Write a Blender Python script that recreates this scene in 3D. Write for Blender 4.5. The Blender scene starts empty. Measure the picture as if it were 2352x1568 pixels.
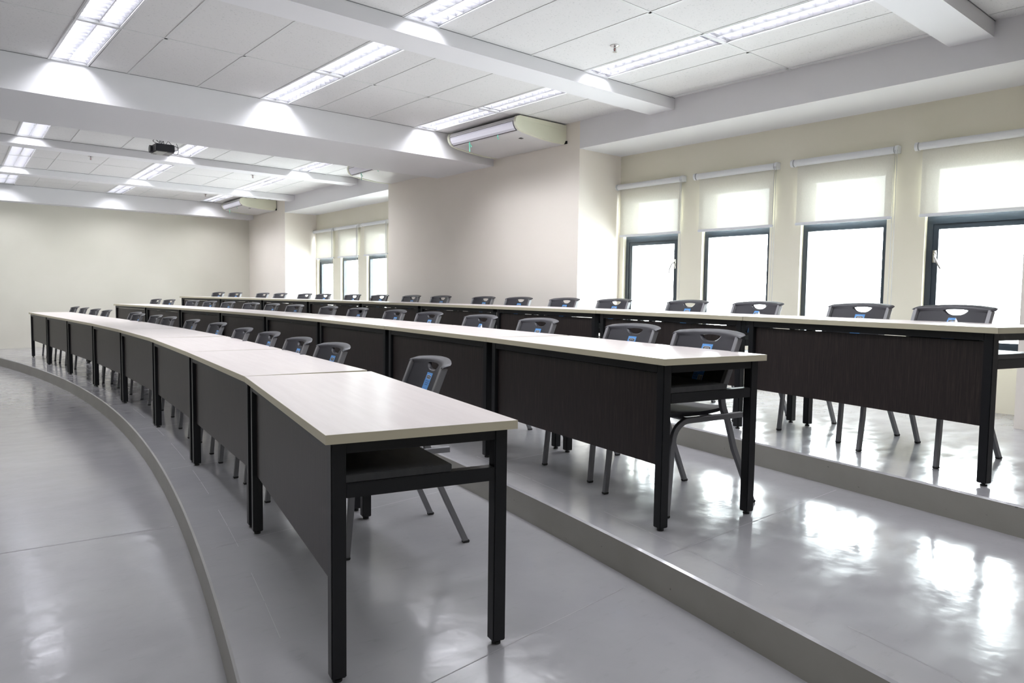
import bpy, bmesh, math, random
from mathutils import Vector, Matrix

WORLD = 25.0
EXPO = 0.38
GAMMA = 1.0
CAM = {'yaw': 0.7056726856484051, 'pitch': -0.06493512759613715, 'roll': 0.012744704696497895, 'fpx': 1665.7343176320353}
DESKS = [  # row, centre-front x, y, heading
    (0, 1.720, 13.741, -1.5628),
    (0, 1.737, 12.151, -1.5574),
    (0, 1.754, 10.561, -1.5629),
    (0, 1.739, 8.971, -1.5969),
    (0, 1.672, 7.383, -1.6297),
    (0, 1.540, 5.799, -1.6778),
    (0, 1.355, 4.219, -1.6966),
    (0, 1.085, 2.654, -1.7870),
    (1, 3.056, 13.747, -1.4928),
    (1, 3.158, 12.160, -1.5201),
    (1, 3.224, 10.571, -1.5385),
    (1, 3.235, 8.982, -1.5895),
    (1, 3.171, 7.393, -1.6332),
    (1, 3.034, 5.809, -1.6799),
    (1, 2.839, 4.231, -1.7086),
    (1, 2.587, 2.662, -1.7514),
    (2, 4.449, 14.491, -1.4134),
    (2, 4.654, 12.915, -1.4702),
    (2, 4.778, 11.330, -1.5150),
    (2, 4.841, 9.741, -1.5471),
    (2, 4.818, 8.152, -1.6241),
    (2, 4.718, 6.565, -1.6427),
    (2, 4.577, 4.982, -1.6772),
    (2, 4.351, 3.408, -1.7488),
    (2, 4.026, 1.853, -1.8056),
]
CHAIRS = [  # row, x, y (top centre of the backrest), heading
    (0, 2.443, 14.532, -1.5628),
    (0, 2.450, 13.748, -1.5628),
    (0, 2.456, 12.911, -1.5574),
    (0, 2.467, 12.163, -1.5574),
    (0, 2.571, 10.936, -1.5629),
    (0, 2.437, 10.203, -1.5629),
    (0, 2.491, 9.592, -1.5969),
    (0, 2.469, 8.946, -1.5969),
    (0, 2.444, 8.010, -1.6297),
    (0, 2.421, 7.153, -1.6297),
    (0, 2.264, 6.051, -1.6778),
    (0, 2.214, 5.378, -1.6778),
    (0, 2.113, 4.620, -1.6966),
    (0, 2.057, 4.003, -1.6966),
    (0, 2.008, 2.889, -1.7870),
    (1, 3.742, 14.462, -1.4928),
    (1, 3.793, 13.815, -1.4928),
    (1, 3.875, 12.759, -1.5201),
    (1, 3.908, 11.979, -1.5201),
    (1, 3.945, 11.257, -1.5385),
    (1, 3.971, 10.390, -1.5385),
    (1, 3.994, 9.678, -1.5895),
    (1, 3.974, 8.897, -1.5895),
    (1, 3.942, 7.878, -1.6332),
    (1, 3.892, 7.078, -1.6332),
    (1, 3.821, 6.194, -1.6799),
    (1, 3.742, 5.475, -1.6799),
    (1, 3.635, 4.585, -1.7086),
    (1, 3.523, 3.779, -1.7086),
    (1, 3.390, 2.803, -1.7514),
    (1, 3.205, 2.152, -1.7514),
    (2, 5.094, 15.148, -1.4134),
    (2, 5.200, 14.479, -1.4134),
    (2, 5.344, 13.445, -1.4702),
    (2, 5.411, 12.784, -1.4702),
    (2, 5.486, 11.915, -1.5150),
    (2, 5.522, 11.272, -1.5150),
    (2, 5.567, 10.347, -1.5471),
    (2, 5.586, 9.541, -1.5471),
    (2, 5.586, 8.668, -1.6241),
    (2, 5.545, 7.889, -1.6241),
    (2, 5.485, 6.904, -1.6427),
    (2, 5.434, 6.197, -1.6427),
    (2, 5.365, 5.392, -1.6772),
    (2, 5.284, 4.634, -1.6772),
    (2, 5.156, 3.700, -1.7488),
    (2, 5.024, 2.967, -1.7488),
    (2, 4.885, 2.137, -1.8056),
    (2, 4.642, 1.504, -1.8056),
]

random.seed(7)
COL = bpy.context.scene.collection
PI = math.pi

# ------------------------------------------------------------------ helpers
def link(o, parent=None):
    COL.objects.link(o)
    if parent is not None:
        o.parent = parent
    return o

def mesh_obj(name, verts, faces, mats, parent=None, midx=None, smooth=False, loc=None, rotz=0.0):
    me = bpy.data.meshes.new(name)
    me.from_pydata([tuple(v) for v in verts], [], faces)
    if not isinstance(mats, (list, tuple)):
        mats = [mats]
    for m in mats:
        me.materials.append(m)
    if midx:
        for p, i in zip(me.polygons, midx):
            p.material_index = i
    if smooth:
        for p in me.polygons:
            p.use_smooth = True
    bm = bmesh.new(); bm.from_mesh(me)
    bmesh.ops.recalc_face_normals(bm, faces=bm.faces)
    bm.to_mesh(me); bm.free()
    o = bpy.data.objects.new(name, me)
    if loc is not None:
        o.location = loc
    o.rotation_euler = (0, 0, rotz)
    return link(o, parent)

class MB:
    """collects vertices and faces for ONE mesh"""
    def __init__(s):
        s.v = []; s.f = []; s.m = []
    def add(s, vs, fs, mi=0):
        n = len(s.v)
        s.v += [tuple(v) for v in vs]
        s.f += [tuple(i + n for i in f) for f in fs]
        s.m += [mi] * len(fs)
    def box(s, x0, x1, y0, y1, z0, z1, mi=0):
        s.hexa([(x0, y0), (x1, y0), (x1, y1), (x0, y1)], z0, z1, mi)
    def hexa(s, q, z0, z1, mi=0):
        vs = [(x, y, z0) for x, y in q] + [(x, y, z1) for x, y in q]
        n = len(q)
        fs = [tuple(range(n))[::-1], tuple(range(n, 2 * n))]
        fs += [(i, (i + 1) % n, n + (i + 1) % n, n + i) for i in range(n)]
        s.add(vs, fs, mi)
    def bbox(s, x0, x1, y0, y1, z0, z1, b=0.004, mi=0):
        """box with chamfered edges"""
        bm = bmesh.new()
        bmesh.ops.create_cube(bm, size=1)
        for v in bm.verts:
            v.co = Vector(((x0 + x1) / 2 + v.co.x * (x1 - x0), (y0 + y1) / 2 + v.co.y * (y1 - y0), (z0 + z1) / 2 + v.co.z * (z1 - z0)))
        bmesh.ops.bevel(bm, geom=list(bm.edges), offset=b, segments=2, affect='EDGES')
        bm.verts.index_update()
        s.add([v.co[:] for v in bm.verts], [[v.index for v in f.verts] for f in bm.faces], mi)
        bm.free()
    def cyl(s, p0, p1, r, n=16, mi=0, r1=None):
        p0 = Vector(p0); p1 = Vector(p1); d = (p1 - p0).normalized()
        a = d.orthogonal().normalized(); b = d.cross(a)
        r1 = r if r1 is None else r1
        vs = []
        for p, rr in ((p0, r), (p1, r1)):
            for i in range(n):
                t = 2 * PI * i / n
                vs.append(p + a * rr * math.cos(t) + b * rr * math.sin(t))
        fs = [tuple(range(n))[::-1], tuple(range(n, 2 * n))]
        fs += [(i, (i + 1) % n, n + (i + 1) % n, n + i) for i in range(n)]
        s.add(vs, fs, mi)
    def sweep(s, pts, prof, side, mi=0):
        """sweep a closed 2-D profile (a,b) along pts; 'side' is the constant axis direction of profile a"""
        pts = [Vector(p) for p in pts]; side = Vector(side).normalized()
        n = len(prof); vs = []
        for i, p in enumerate(pts):
            t = (pts[min(i + 1, len(pts) - 1)] - pts[max(i - 1, 0)]).normalized()
            b = t.cross(side).normalized(); a = b.cross(t).normalized()
            for pa, pb in prof:
                vs.append(p + a * pa + b * pb)
        fs = [tuple(range(n))[::-1], tuple(range(n * (len(pts) - 1), n * len(pts)))]
        for i in range(len(pts) - 1):
            for k in range(n):
                k2 = (k + 1) % n
                fs.append((i * n + k, i * n + k2, (i + 1) * n + k2, (i + 1) * n + k))
        s.add(vs, fs, mi)
    def tube(s, pts, r, n=8, mi=0):
        pts = [Vector(p) for p in pts]; vs = []
        up = Vector((0.13, 0.31, 0.94)).normalized()
        for i, p in enumerate(pts):
            t = (pts[min(i + 1, len(pts) - 1)] - pts[max(i - 1, 0)]).normalized()
            a = t.cross(up).normalized(); b = t.cross(a)
            for k in range(n):
                w = 2 * PI * k / n
                vs.append(p + a * r * math.cos(w) + b * r * math.sin(w))
        fs = [tuple(range(n))[::-1], tuple(range(n * (len(pts) - 1), n * len(pts)))]
        for i in range(len(pts) - 1):
            for k in range(n):
                k2 = (k + 1) % n
                fs.append((i * n + k, i * n + k2, (i + 1) * n + k2, (i + 1) * n + k))
        s.add(vs, fs, mi)
    def grid(s, fn, nu, nv, mi=0):
        vs = [fn(i / nu, j / nv) for j in range(nv + 1) for i in range(nu + 1)]
        fs = [(j * (nu + 1) + i, j * (nu + 1) + i + 1, (j + 1) * (nu + 1) + i + 1, (j + 1) * (nu + 1) + i)
              for j in range(nv) for i in range(nu)]
        s.add(vs, fs, mi)
    def build(s, name, mats, parent=None, smooth=False, loc=None, rotz=0.0):
        return mesh_obj(name, s.v, s.f, mats, parent, s.m, smooth, loc, rotz)

def empty(name, loc=(0, 0, 0), rotz=0.0):
    o = bpy.data.objects.new(name, None)
    o.empty_display_size = 0.1
    o.location = loc; o.rotation_euler = (0, 0, rotz)
    return link(o)

def tag(o, label=None, cat=None, group=None, kind=None):
    if label: o['label'] = label
    if cat: o['category'] = cat
    if group: o['group'] = group
    if kind: o['kind'] = kind
    return o

def copy_tree(o, parent=None):
    c = o.copy(); COL.objects.link(c)
    if parent is not None:
        c.parent = parent
    for ch in list(o.children):
        copy_tree(ch, c)
    return c

def smooth_path(pts, n=6):
    pts = [Vector(p) for p in pts]; out = []
    P = [pts[0]] + pts + [pts[-1]]
    for i in range(1, len(P) - 2):
        for k in range(n):
            t = k / n
            a, b, c, d = P[i - 1], P[i], P[i + 1], P[i + 2]
            out.append(0.5 * ((2 * b) + (c - a) * t + (2 * a - 5 * b + 4 * c - d) * t * t + (-a + 3 * b - 3 * c + d) * t ** 3))
    out.append(pts[-1])
    return out

# ------------------------------------------------------------------ materials
def mat(name, base=(0.8, 0.8, 0.8), rough=0.5, metal=0.0, spec=0.5, emit=None, estr=1.0):
    m = bpy.data.materials.new(name); m.use_nodes = True
    b = m.node_tree.nodes['Principled BSDF']
    b.inputs['Base Color'].default_value = (*base, 1)
    b.inputs['Roughness'].default_value = rough
    b.inputs['Metallic'].default_value = metal
    b.inputs['Specular IOR Level'].default_value = spec
    if emit:
        b.inputs['Emission Color'].default_value = (*emit, 1)
        b.inputs['Emission Strength'].default_value = estr
    return m

def nodes(m):
    return m.node_tree.nodes, m.node_tree.links, m.node_tree.nodes['Principled BSDF']

def tex_noise(N, L, scale, detail=3, coord='Object', stretch=(1, 1, 1), rough=0.55):
    tc = N.new('ShaderNodeTexCoord'); mp = N.new('ShaderNodeMapping'); t = N.new('ShaderNodeTexNoise')
    mp.inputs['Scale'].default_value = stretch
    t.inputs['Scale'].default_value = scale; t.inputs['Detail'].default_value = detail
    t.inputs['Roughness'].default_value = rough
    L.new(tc.outputs[coord], mp.inputs['Vector']); L.new(mp.outputs['Vector'], t.inputs['Vector'])
    return t

def ramp(N, L, src, stops):
    r = N.new('ShaderNodeValToRGB')
    e = r.color_ramp.elements
    while len(e) < len(stops): e.new(0.5)
    for el, (p, c) in zip(e, stops):
        el.position = p
        el.color = (*c, 1) if len(c) == 3 else c
    L.new(src, r.inputs['Fac'])
    return r

def g(v): return (v, v, v)

def wall_mat(name, c1, c2, rough=0.75):
    m = mat(name, c1, rough, spec=0.25); N, L, b = nodes(m)
    t = tex_noise(N, L, 0.7, 3)
    r = ramp(N, L, t.outputs['Fac'], [(0.3, c1), (0.7, c2)])
    L.new(r.outputs['Color'], b.inputs['Base Color'])
    t2 = tex_noise(N, L, 60, 2); bp = N.new('ShaderNodeBump'); bp.inputs['Strength'].default_value = 0.04
    L.new(t2.outputs['Fac'], bp.inputs['Height']); L.new(bp.outputs['Normal'], b.inputs['Normal'])
    return m

M = {}
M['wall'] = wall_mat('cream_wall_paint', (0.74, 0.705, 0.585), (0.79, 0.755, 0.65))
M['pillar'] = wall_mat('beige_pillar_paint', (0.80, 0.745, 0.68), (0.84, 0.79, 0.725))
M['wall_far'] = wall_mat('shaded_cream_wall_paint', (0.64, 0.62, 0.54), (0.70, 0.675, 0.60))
M['soffit'] = mat('white_beam_paint', (0.76, 0.755, 0.775), 0.7, spec=0.25)

def floor_mat(name, c1, c2, r0, r1, bump=0.05):
    m = mat(name, c1, 0.2, spec=0.8); N, L, b = nodes(m)
    t = tex_noise(N, L, 1.3, 5)
    r = ramp(N, L, t.outputs['Fac'], [(0.3, c1), (0.7, c2)])
    # fine worn scratches
    s = tex_noise(N, L, 9, 6, stretch=(1, 3.2, 1), rough=0.7)
    rs = ramp(N, L, s.outputs['Fac'], [(0.30, g(0.86)), (0.42, g(1.0))])
    mx = N.new('ShaderNodeMix'); mx.data_type = 'RGBA'; mx.blend_type = 'MULTIPLY'; mx.inputs['Factor'].default_value = 0.45
    L.new(r.outputs['Color'], mx.inputs['A']); L.new(rs.outputs['Color'], mx.inputs['B'])
    L.new(mx.outputs['Result'], b.inputs['Base Color'])
    mr = N.new('ShaderNodeMapRange'); mr.inputs['To Min'].default_value = r0; mr.inputs['To Max'].default_value = r1
    mr.inputs['From Min'].default_value = 0.35; mr.inputs['From Max'].default_value = 0.65
    t3 = tex_noise(N, L, 5, 5, stretch=(1, 2, 1))
    L.new(t3.outputs['Fac'], mr.inputs['Value']); L.new(mr.outputs['Result'], b.inputs['Roughness'])
    tb = tex_noise(N, L, 3.2, 4, stretch=(1.2, 1, 1)); bp = N.new('ShaderNodeBump')
    bp.inputs['Strength'].default_value = bump; bp.inputs['Distance'].default_value = 0.05
    L.new(tb.outputs['Fac'], bp.inputs['Height']); L.new(bp.outputs['Normal'], b.inputs['Normal'])
    return m
M['floor'] = floor_mat('glossy_grey_vinyl', (0.275, 0.27, 0.285), (0.32, 0.315, 0.325), 0.11, 0.22, 0.065)

def riser_mat():
    m = mat('riser_paint', (0.40, 0.385, 0.35), 0.42, spec=0.4); N, L, b = nodes(m)
    t = tex_noise(N, L, 2.0, 4)
    r = ramp(N, L, t.outputs['Fac'], [(0.3, (0.225, 0.215, 0.19)), (0.7, (0.275, 0.265, 0.24))])
    s = tex_noise(N, L, 16, 3, stretch=(1, 1, 2.5), rough=0.6)
    rs = ramp(N, L, s.outputs['Fac'], [(0.262, g(0.25)), (0.29, g(1.0))])
    mx = N.new('ShaderNodeMix'); mx.data_type = 'RGBA'; mx.blend_type = 'MULTIPLY'; mx.inputs['Factor'].default_value = 0.8
    L.new(r.outputs['Color'], mx.inputs['A']); L.new(rs.outputs['Color'], mx.inputs['B'])
    L.new(mx.outputs['Result'], b.inputs['Base Color'])
    return m
M['riser'] = riser_mat()

def ceiling_mat():
    m = mat('mineral_fibre_tile', (0.8, 0.8, 0.8), 0.85, spec=0.15); N, L, b = nodes(m)
    s = tex_noise(N, L, 70, 3, rough=0.6)
    rs = ramp(N, L, s.outputs['Fac'], [(0.30, (0.55, 0.55, 0.55)), (0.40, (0.71, 0.70, 0.70))])
    L.new(rs.outputs['Color'], b.inputs['Base Color'])
    bp = N.new('ShaderNodeBump'); bp.inputs['Strength'].default_value = 0.10
    L.new(s.outputs['Fac'], bp.inputs['Height']); L.new(bp.outputs['Normal'], b.inputs['Normal'])
    return m
M['ceiling'] = ceiling_mat()
M['tbar'] = mat('white_grid_metal', (0.66, 0.66, 0.66), 0.5, spec=0.4)
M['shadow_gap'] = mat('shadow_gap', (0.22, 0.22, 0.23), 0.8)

def desk_top_mat():
    m = mat('pale_laminate', (0.73, 0.685, 0.66), 0.33, spec=0.5); N, L, b = nodes(m)
    t = tex_noise(N, L, 6, 4, stretch=(0.4, 6, 1))
    r = ramp(N, L, t.outputs['Fac'], [(0.35, (0.51, 0.465, 0.45)), (0.65, (0.55, 0.505, 0.49))])
    L.new(r.outputs['Color'], b.inputs['Base Color'])
    t3 = tex_noise(N, L, 4, 2); mr = N.new('ShaderNodeMapRange')
    mr.inputs['To Min'].default_value = 0.30; mr.inputs['To Max'].default_value = 0.35
    L.new(t3.outputs['Fac'], mr.inputs['Value']); L.new(mr.outputs['Result'], b.inputs['Roughness'])
    return m
M['top'] = desk_top_mat()
M['edge'] = mat('cream_edge_band', (0.50, 0.46, 0.34), 0.45)

def wenge_mat():
    m = mat('dark_wenge_laminate', (0.03, 0.024, 0.024), 0.42, spec=0.4); N, L, b = nodes(m)
    t = tex_noise(N, L, 55, 5, stretch=(3.0, 3.0, 0.10), rough=0.7)
    r = ramp(N, L, t.outputs['Fac'], [(0.35, (0.011, 0.0085, 0.0085)), (0.52, (0.021, 0.0155, 0.0145)), (0.70, (0.042, 0.030, 0.027))])
    L.new(r.outputs['Color'], b.inputs['Base Color'])
    bp = N.new('ShaderNodeBump'); bp.inputs['Strength'].default_value = 0.06
    L.new(t.outputs['Fac'], bp.inputs['Height']); L.new(bp.outputs['Normal'], b.inputs['Normal'])
    return m
M['wenge'] = wenge_mat()
M['black_metal'] = mat('black_powder_coat', (0.008, 0.0085, 0.010), 0.40, spec=0.35)
M['black_rubber'] = mat('black_rubber', (0.012, 0.012, 0.012), 0.6)
def shelf_mat():
    m = mat('dark_shelf_board', (0.03, 0.031, 0.033), 0.4)
    N, L, b = nodes(m)
    t = tex_noise(N, L, 20, 3, stretch=(0.3, 4, 1))
    r = ramp(N, L, t.outputs['Fac'], [(0.3, (0.026, 0.027, 0.029)), (0.7, (0.036, 0.037, 0.038))])
    L.new(r.outputs['Color'], b.inputs['Base Color']); return m
M['shelf'] = shelf_mat()

def plastic_mat():
    m = mat('charcoal_plastic', (0.017, 0.0165, 0.022), 0.45, spec=0.4); N, L, b = nodes(m)
    t = tex_noise(N, L, 350, 2); bp = N.new('ShaderNodeBump'); bp.inputs['Strength'].default_value = 0.08
    L.new(t.outputs['Fac'], bp.inputs['Height']); L.new(bp.outputs['Normal'], b.inputs['Normal'])
    return m
M['plastic'] = plastic_mat()
M['grey_metal'] = mat('silver_grey_paint', (0.19, 0.19, 0.20), 0.38, metal=0.35)
M['st_blue'] = mat('blue_sticker', (0.075, 0.27, 0.62), 0.4)
M['st_black'] = mat('sticker_black', (0.02, 0.02, 0.025), 0.5)
M['st_white'] = mat('sticker_white', (0.8, 0.8, 0.82), 0.5)
M['st_text'] = mat('sticker_dark_blue', (0.03, 0.09, 0.26), 0.5)
M['frame'] = mat('dark_window_frame', (0.022, 0.032, 0.045), 0.4)
M['white_plastic'] = mat('white_plastic', (0.72, 0.73, 0.75), 0.4)
M['blind_hem'] = mat('white_hem_rail', (0.74, 0.75, 0.79), 0.4)
M['cord'] = mat('grey_cord', (0.45, 0.45, 0.46), 0.6)
M['chrome'] = mat('chrome', (0.62, 0.60, 0.60), 0.18, metal=1.0)
M['red_glass'] = mat('red_bulb', (0.25, 0.03, 0.03), 0.2)
M['ac_white'] = mat('ac_white_casing', (0.66, 0.65, 0.65), 0.4)
M['ac_cream'] = mat('ac_cream_panel', (0.74, 0.745, 0.60), 0.42)
M['ac_louver'] = mat('ac_louver_white', (0.80, 0.79, 0.86), 0.35)
M['ac_dark'] = mat('ac_dark_gap', (0.05, 0.045, 0.045), 0.6)
M['ribbon'] = mat('green_ribbon', (0.10, 0.46, 0.33), 0.5)
M['proj_black'] = mat('projector_black', (0.014, 0.014, 0.02), 0.35)
M['proj_grey'] = mat('projector_grey_base', (0.36, 0.36, 0.34), 0.5)
M['proj_side'] = mat('projector_dark_grey', (0.09, 0.085, 0.095), 0.4)
M['lens'] = mat('lens_glass', (0.01, 0.01, 0.012), 0.08)
M['seam'] = mat('floor_seam', (0.27, 0.265, 0.27), 0.5)
M['reflector'] = mat('mirror_aluminium', (0.84, 0.84, 0.86), 0.22, metal=0.9)
M['louver'] = mat('louver_aluminium', (0.72, 0.72, 0.77), 0.3, metal=0.7)
M['fixture_frame'] = mat('fixture_frame_white', (0.70, 0.70, 0.72), 0.4)
M['tube'] = mat('fluorescent_tube', (1, 1, 1), 0.5, emit=(0.95, 0.96, 1.0), estr=26.0)

def fabric_mat():
    m = bpy.data.materials.new('cream_roller_fabric'); m.use_nodes = True
    N = m.node_tree.nodes; L = m.node_tree.links; N.clear()
    o = N.new('ShaderNodeOutputMaterial'); d = N.new('ShaderNodeBsdfDiffuse'); t = N.new('ShaderNodeBsdfTranslucent')
    mx = N.new('ShaderNodeMixShader'); mx.inputs[0].default_value = 0.045
    n = tex_noise(N, L, 260, 2, stretch=(1, 1, 0.4))
    r = ramp(N, L, n.outputs['Fac'], [(0.3, (0.70, 0.68, 0.60)), (0.7, (0.76, 0.74, 0.66))])
    L.new(r.outputs['Color'], d.inputs['Color']); L.new(r.outputs['Color'], t.inputs['Color'])
    L.new(d.outputs[0], mx.inputs[1]); L.new(t.outputs[0], mx.inputs[2])
    tr = N.new('ShaderNodeBsdfTransparent'); m2 = N.new('ShaderNodeMixShader'); m2.inputs[0].default_value = 0.012
    L.new(mx.outputs[0], m2.inputs[1]); L.new(tr.outputs[0], m2.inputs[2]); L.new(m2.outputs[0], o.inputs[0])
    return m
M['fabric'] = fabric_mat()

def glass_mat():
    m = bpy.data.materials.new('window_glass'); m.use_nodes = True
    N = m.node_tree.nodes; L = m.node_tree.links; N.clear()
    o = N.new('ShaderNodeOutputMaterial'); t = N.new('ShaderNodeBsdfTransparent'); gl = N.new('ShaderNodeBsdfGlossy')
    t.inputs['Color'].default_value = (0.94, 0.97, 0.96, 1)
    gl.inputs['Roughness'].default_value = 0.02
    mx = N.new('ShaderNodeMixShader'); mx.inputs[0].default_value = 0.05
    L.new(t.outputs[0], mx.inputs[1]); L.new(gl.outputs[0], mx.inputs[2])
    L.new(mx.outputs[0], o.inputs[0])
    return m
M['glass'] = glass_mat()

# ------------------------------------------------------------------ room data (metres; main floor z = 0; X across, Y along the window wall)
ZC = 3.209                     # ceiling tiles
ZB = 2.908                     # underside of the deep beams and the window soffit
ZS = 3.10                      # underside of the slim beams
Z1, Z2, Z3 = 0.140, 0.282, 0.420
YN, YF = -3.0, 16.72           # near / far wall
XL = -4.6                      # left wall
def sk(y):                     # the window side opens out slightly towards the far end
    return 0.046 * max(0.0, y - 7.0)
def W(x, y, z=None):
    return (x + sk(y), y) if z is None else (x + sk(y), y, z)
XP, XW, XO = 5.82, 6.51, 6.78  # pillar face, window wall face, outer face
PW = 0.775
BAY1 = (1.516, 5.72); BAY2 = (10.03, 14.47)
WIN1 = [5.27, 4.185, 3.09, 2.01]
WIN2 = [14.03, 12.88, 11.74, 10.62]
SILL, HEAD = 0.875, 2.415
def e1(y): return 2.2e-05 * y ** 3 - 0.015531 * y ** 2 + 0.299146 * y + 0.178126
def e2(y): return 0.000302 * y ** 3 - 0.019416 * y ** 2 + 0.286875 * y + 1.783573
def e3(y): return -6.9e-05 * y ** 3 - 0.012395 * y ** 2 + 0.249549 * y + 3.422907

def structure(o, label=None):
    o['kind'] = 'structure'
    if label: o['label'] = label
    return o

# ---- floor and tiers
fl = MB(); fl.box(XL - 0.2, 7.8, YN - 0.2, YF + 0.2, -0.12, 0.0)
structure(fl.build('floor', M['floor']), 'glossy light grey vinyl main floor below the curved tiers')

def tier(fn, z0, z1, label):
    b = MB(); n = 90
    ys = [YN + (YF - YN) * i / n for i in range(n + 1)]
    top = []; bot = []
    vs = []
    for y in ys:
        vs += [(fn(y), y, z0), (fn(y), y, z1 - 0.008), (fn(y) + 0.008, y, z1), (7.75, y, z1), (7.75, y, z0)]
    fs = []; mi = []
    for i in range(n):
        a = i * 5; c = a + 5
        for k, m_ in ((0, 1), (1, 0), (2, 0), (3, 1)):
            fs.append((a + k, a + k + 1, c + k + 1, c + k)); mi.append(m_)
        fs.append((a + 4, a, c, c + 4)); mi.append(1)
    fs.append((0, 1, 2, 3, 4)); mi.append(1)
    fs.append(tuple(n * 5 + k for k in range(5))); mi.append(1)
    return structure(mesh_obj('floor_tier', vs, fs, [M['floor'], M['riser']], midx=mi), label)
tier(e1, 0.0, Z1, 'lowest curved floor tier carrying the front row of desks')
tier(e2, Z1, Z2, 'middle curved floor tier carrying the middle row of desks')
tier(e3, Z2, Z3, 'top floor tier running to the window wall')

# faint seams in the vinyl
sm = MB()
def seam(p, q, z, w=0.003):
    p = Vector(p); q = Vector(q); d = (q - p).normalized(); n = Vector((-d.y, d.x)) * w / 2
    sm.add([(*(p + n), z), (*(p - n), z), (*(q - n), z), (*(q + n), z)], [(0, 1, 2, 3)])
for y in (1.74, 3.35, 5.0, 6.6, 8.2, 9.8):
    seam((e1(y) + 0.04, y - 0.06), (e2(y) - 0.05, y + 0.10), Z1 + 0.0008)
    seam((e2(y) + 0.04, y - 0.02), (e3(y) - 0.05, y + 0.02), Z2 + 0.0008)
for k in range(34):
    y0 = -0.6 + k * 0.32
    if k % 3 != 2:
        seam((e1(y0) + 0.165, y0), (e1(y0 + 0.30) + 0.165, y0 + 0.30), Z1 + 0.0008, 0.002)
    if k % 4 != 1:
        seam((e2(y0) + 0.17, y0), (e2(y0 + 0.30) + 0.17, y0 + 0.30), Z2 + 0.0008, 0.002)
seam((-3.5, 4.62), (1.13, 4.17), 0.0008, 0.006)
seam((-3.5, 9.0), (1.45, 8.7), 0.0008, 0.004)
structure(sm.build('floor_seams', M['seam']), 'faint seams in the vinyl flooring')

# ---- walls
def wallbox(name, q, z0, z1, m, label=None):
    b = MB(); b.hexa(q, z0, z1); return structure(b.build(name, m), label)
def quadY(xa, xb, y0, y1):
    """plan quad following the skew between y0..y1 (split at the bend if needed)"""
    return [W(xa, y0), W(xb, y0), W(xb, y1), W(xa, y1)]
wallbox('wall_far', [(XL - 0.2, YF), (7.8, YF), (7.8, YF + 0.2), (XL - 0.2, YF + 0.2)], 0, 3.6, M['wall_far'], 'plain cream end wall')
wallbox('wall_near', [(XL - 0.2, YN - 0.2), (7.8, YN - 0.2), (7.8, YN), (XL - 0.2, YN)], 0, 3.6, M['wall'])
wallbox('wall_left', [(XL - 0.2, YN), (XL, YN), (XL, YF), (XL - 0.2, YF)], 0, 3.6, M['wall'])
def pillar(y0, y1, label):
    b = MB()
    ys = [y0] + ([7.0] if y0 < 7.0 < y1 else []) + [y1]
    q = [W(XP, y) for y in ys] + [W(XO + 0.05, y) for y in reversed(ys)]
    b.hexa(q, 0, 3.6)
    return structure(b.build('wall_pillar', M['pillar']), label)
pillar(YN, BAY1[0], 'beige wall pier at the right edge beside the nearest window')
pillar(BAY1[1], BAY2[0], 'wide beige wall pier between the two window bays')
pillar(BAY2[1], YF, 'beige wall pier beside the end wall')

def window_wall(bay, wins, name):
    b = MB()
    op = sorted([(c - PW / 2, c + PW / 2) for c in wins])
    y0, y1 = bay
    def blk(ya, yb, za, zb):
        b.hexa([W(XW, ya), W(XO, ya), W(XO, yb), W(XW, yb)], za, zb)
    blk(y0, y1, 0, SILL); blk(y0, y1, HEAD, 3.6)
    prev = y0
    for a, c in op:
        blk(prev, a, SILL, HEAD); prev = c
    blk(prev, y1, SILL, HEAD)
    return structure(b.build(name, M['wall']))
window_wall(BAY1, WIN1, 'wall_right')['label'] = 'cream window wall of the near bay'
window_wall(BAY2, WIN2, 'wall_right')['label'] = 'cream window wall of the far bay'

# soffit box over the bays
for bay in (BAY1, BAY2):
    wallbox('ceiling_soffit', [W(XP, bay[0]), W(XW, bay[0]), W(XW, bay[1]), W(XP, bay[1])], ZB, 3.6, M['soffit'], 'white soffit over the window bay')

# ---- ceiling beams running across the room
def beam(y0, y1, zb, label):
    wallbox('ceiling_beam', [(XL, y0), W(XP, y0), W(XP, y1), (XL, y1)], zb, 3.6, M['soffit'], label)
beam(1.76, 2.04, ZS, 'slim white ceiling beam at the upper right corner')
beam(4.45, 4.75, ZS, 'slim white ceiling beam in front of the deep beam')
beam(7.25, 8.57, ZB, 'broad deep white ceiling beam across the room')
beam(11.10, 11.38, ZS + 0.008, 'slim white ceiling beam behind the projector')
beam(13.95, 14.22, ZS + 0.008, 'second slim white ceiling beam towards the end wall')
beam(16.42, YF, ZB, 'white beam along the top of the end wall')

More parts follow.
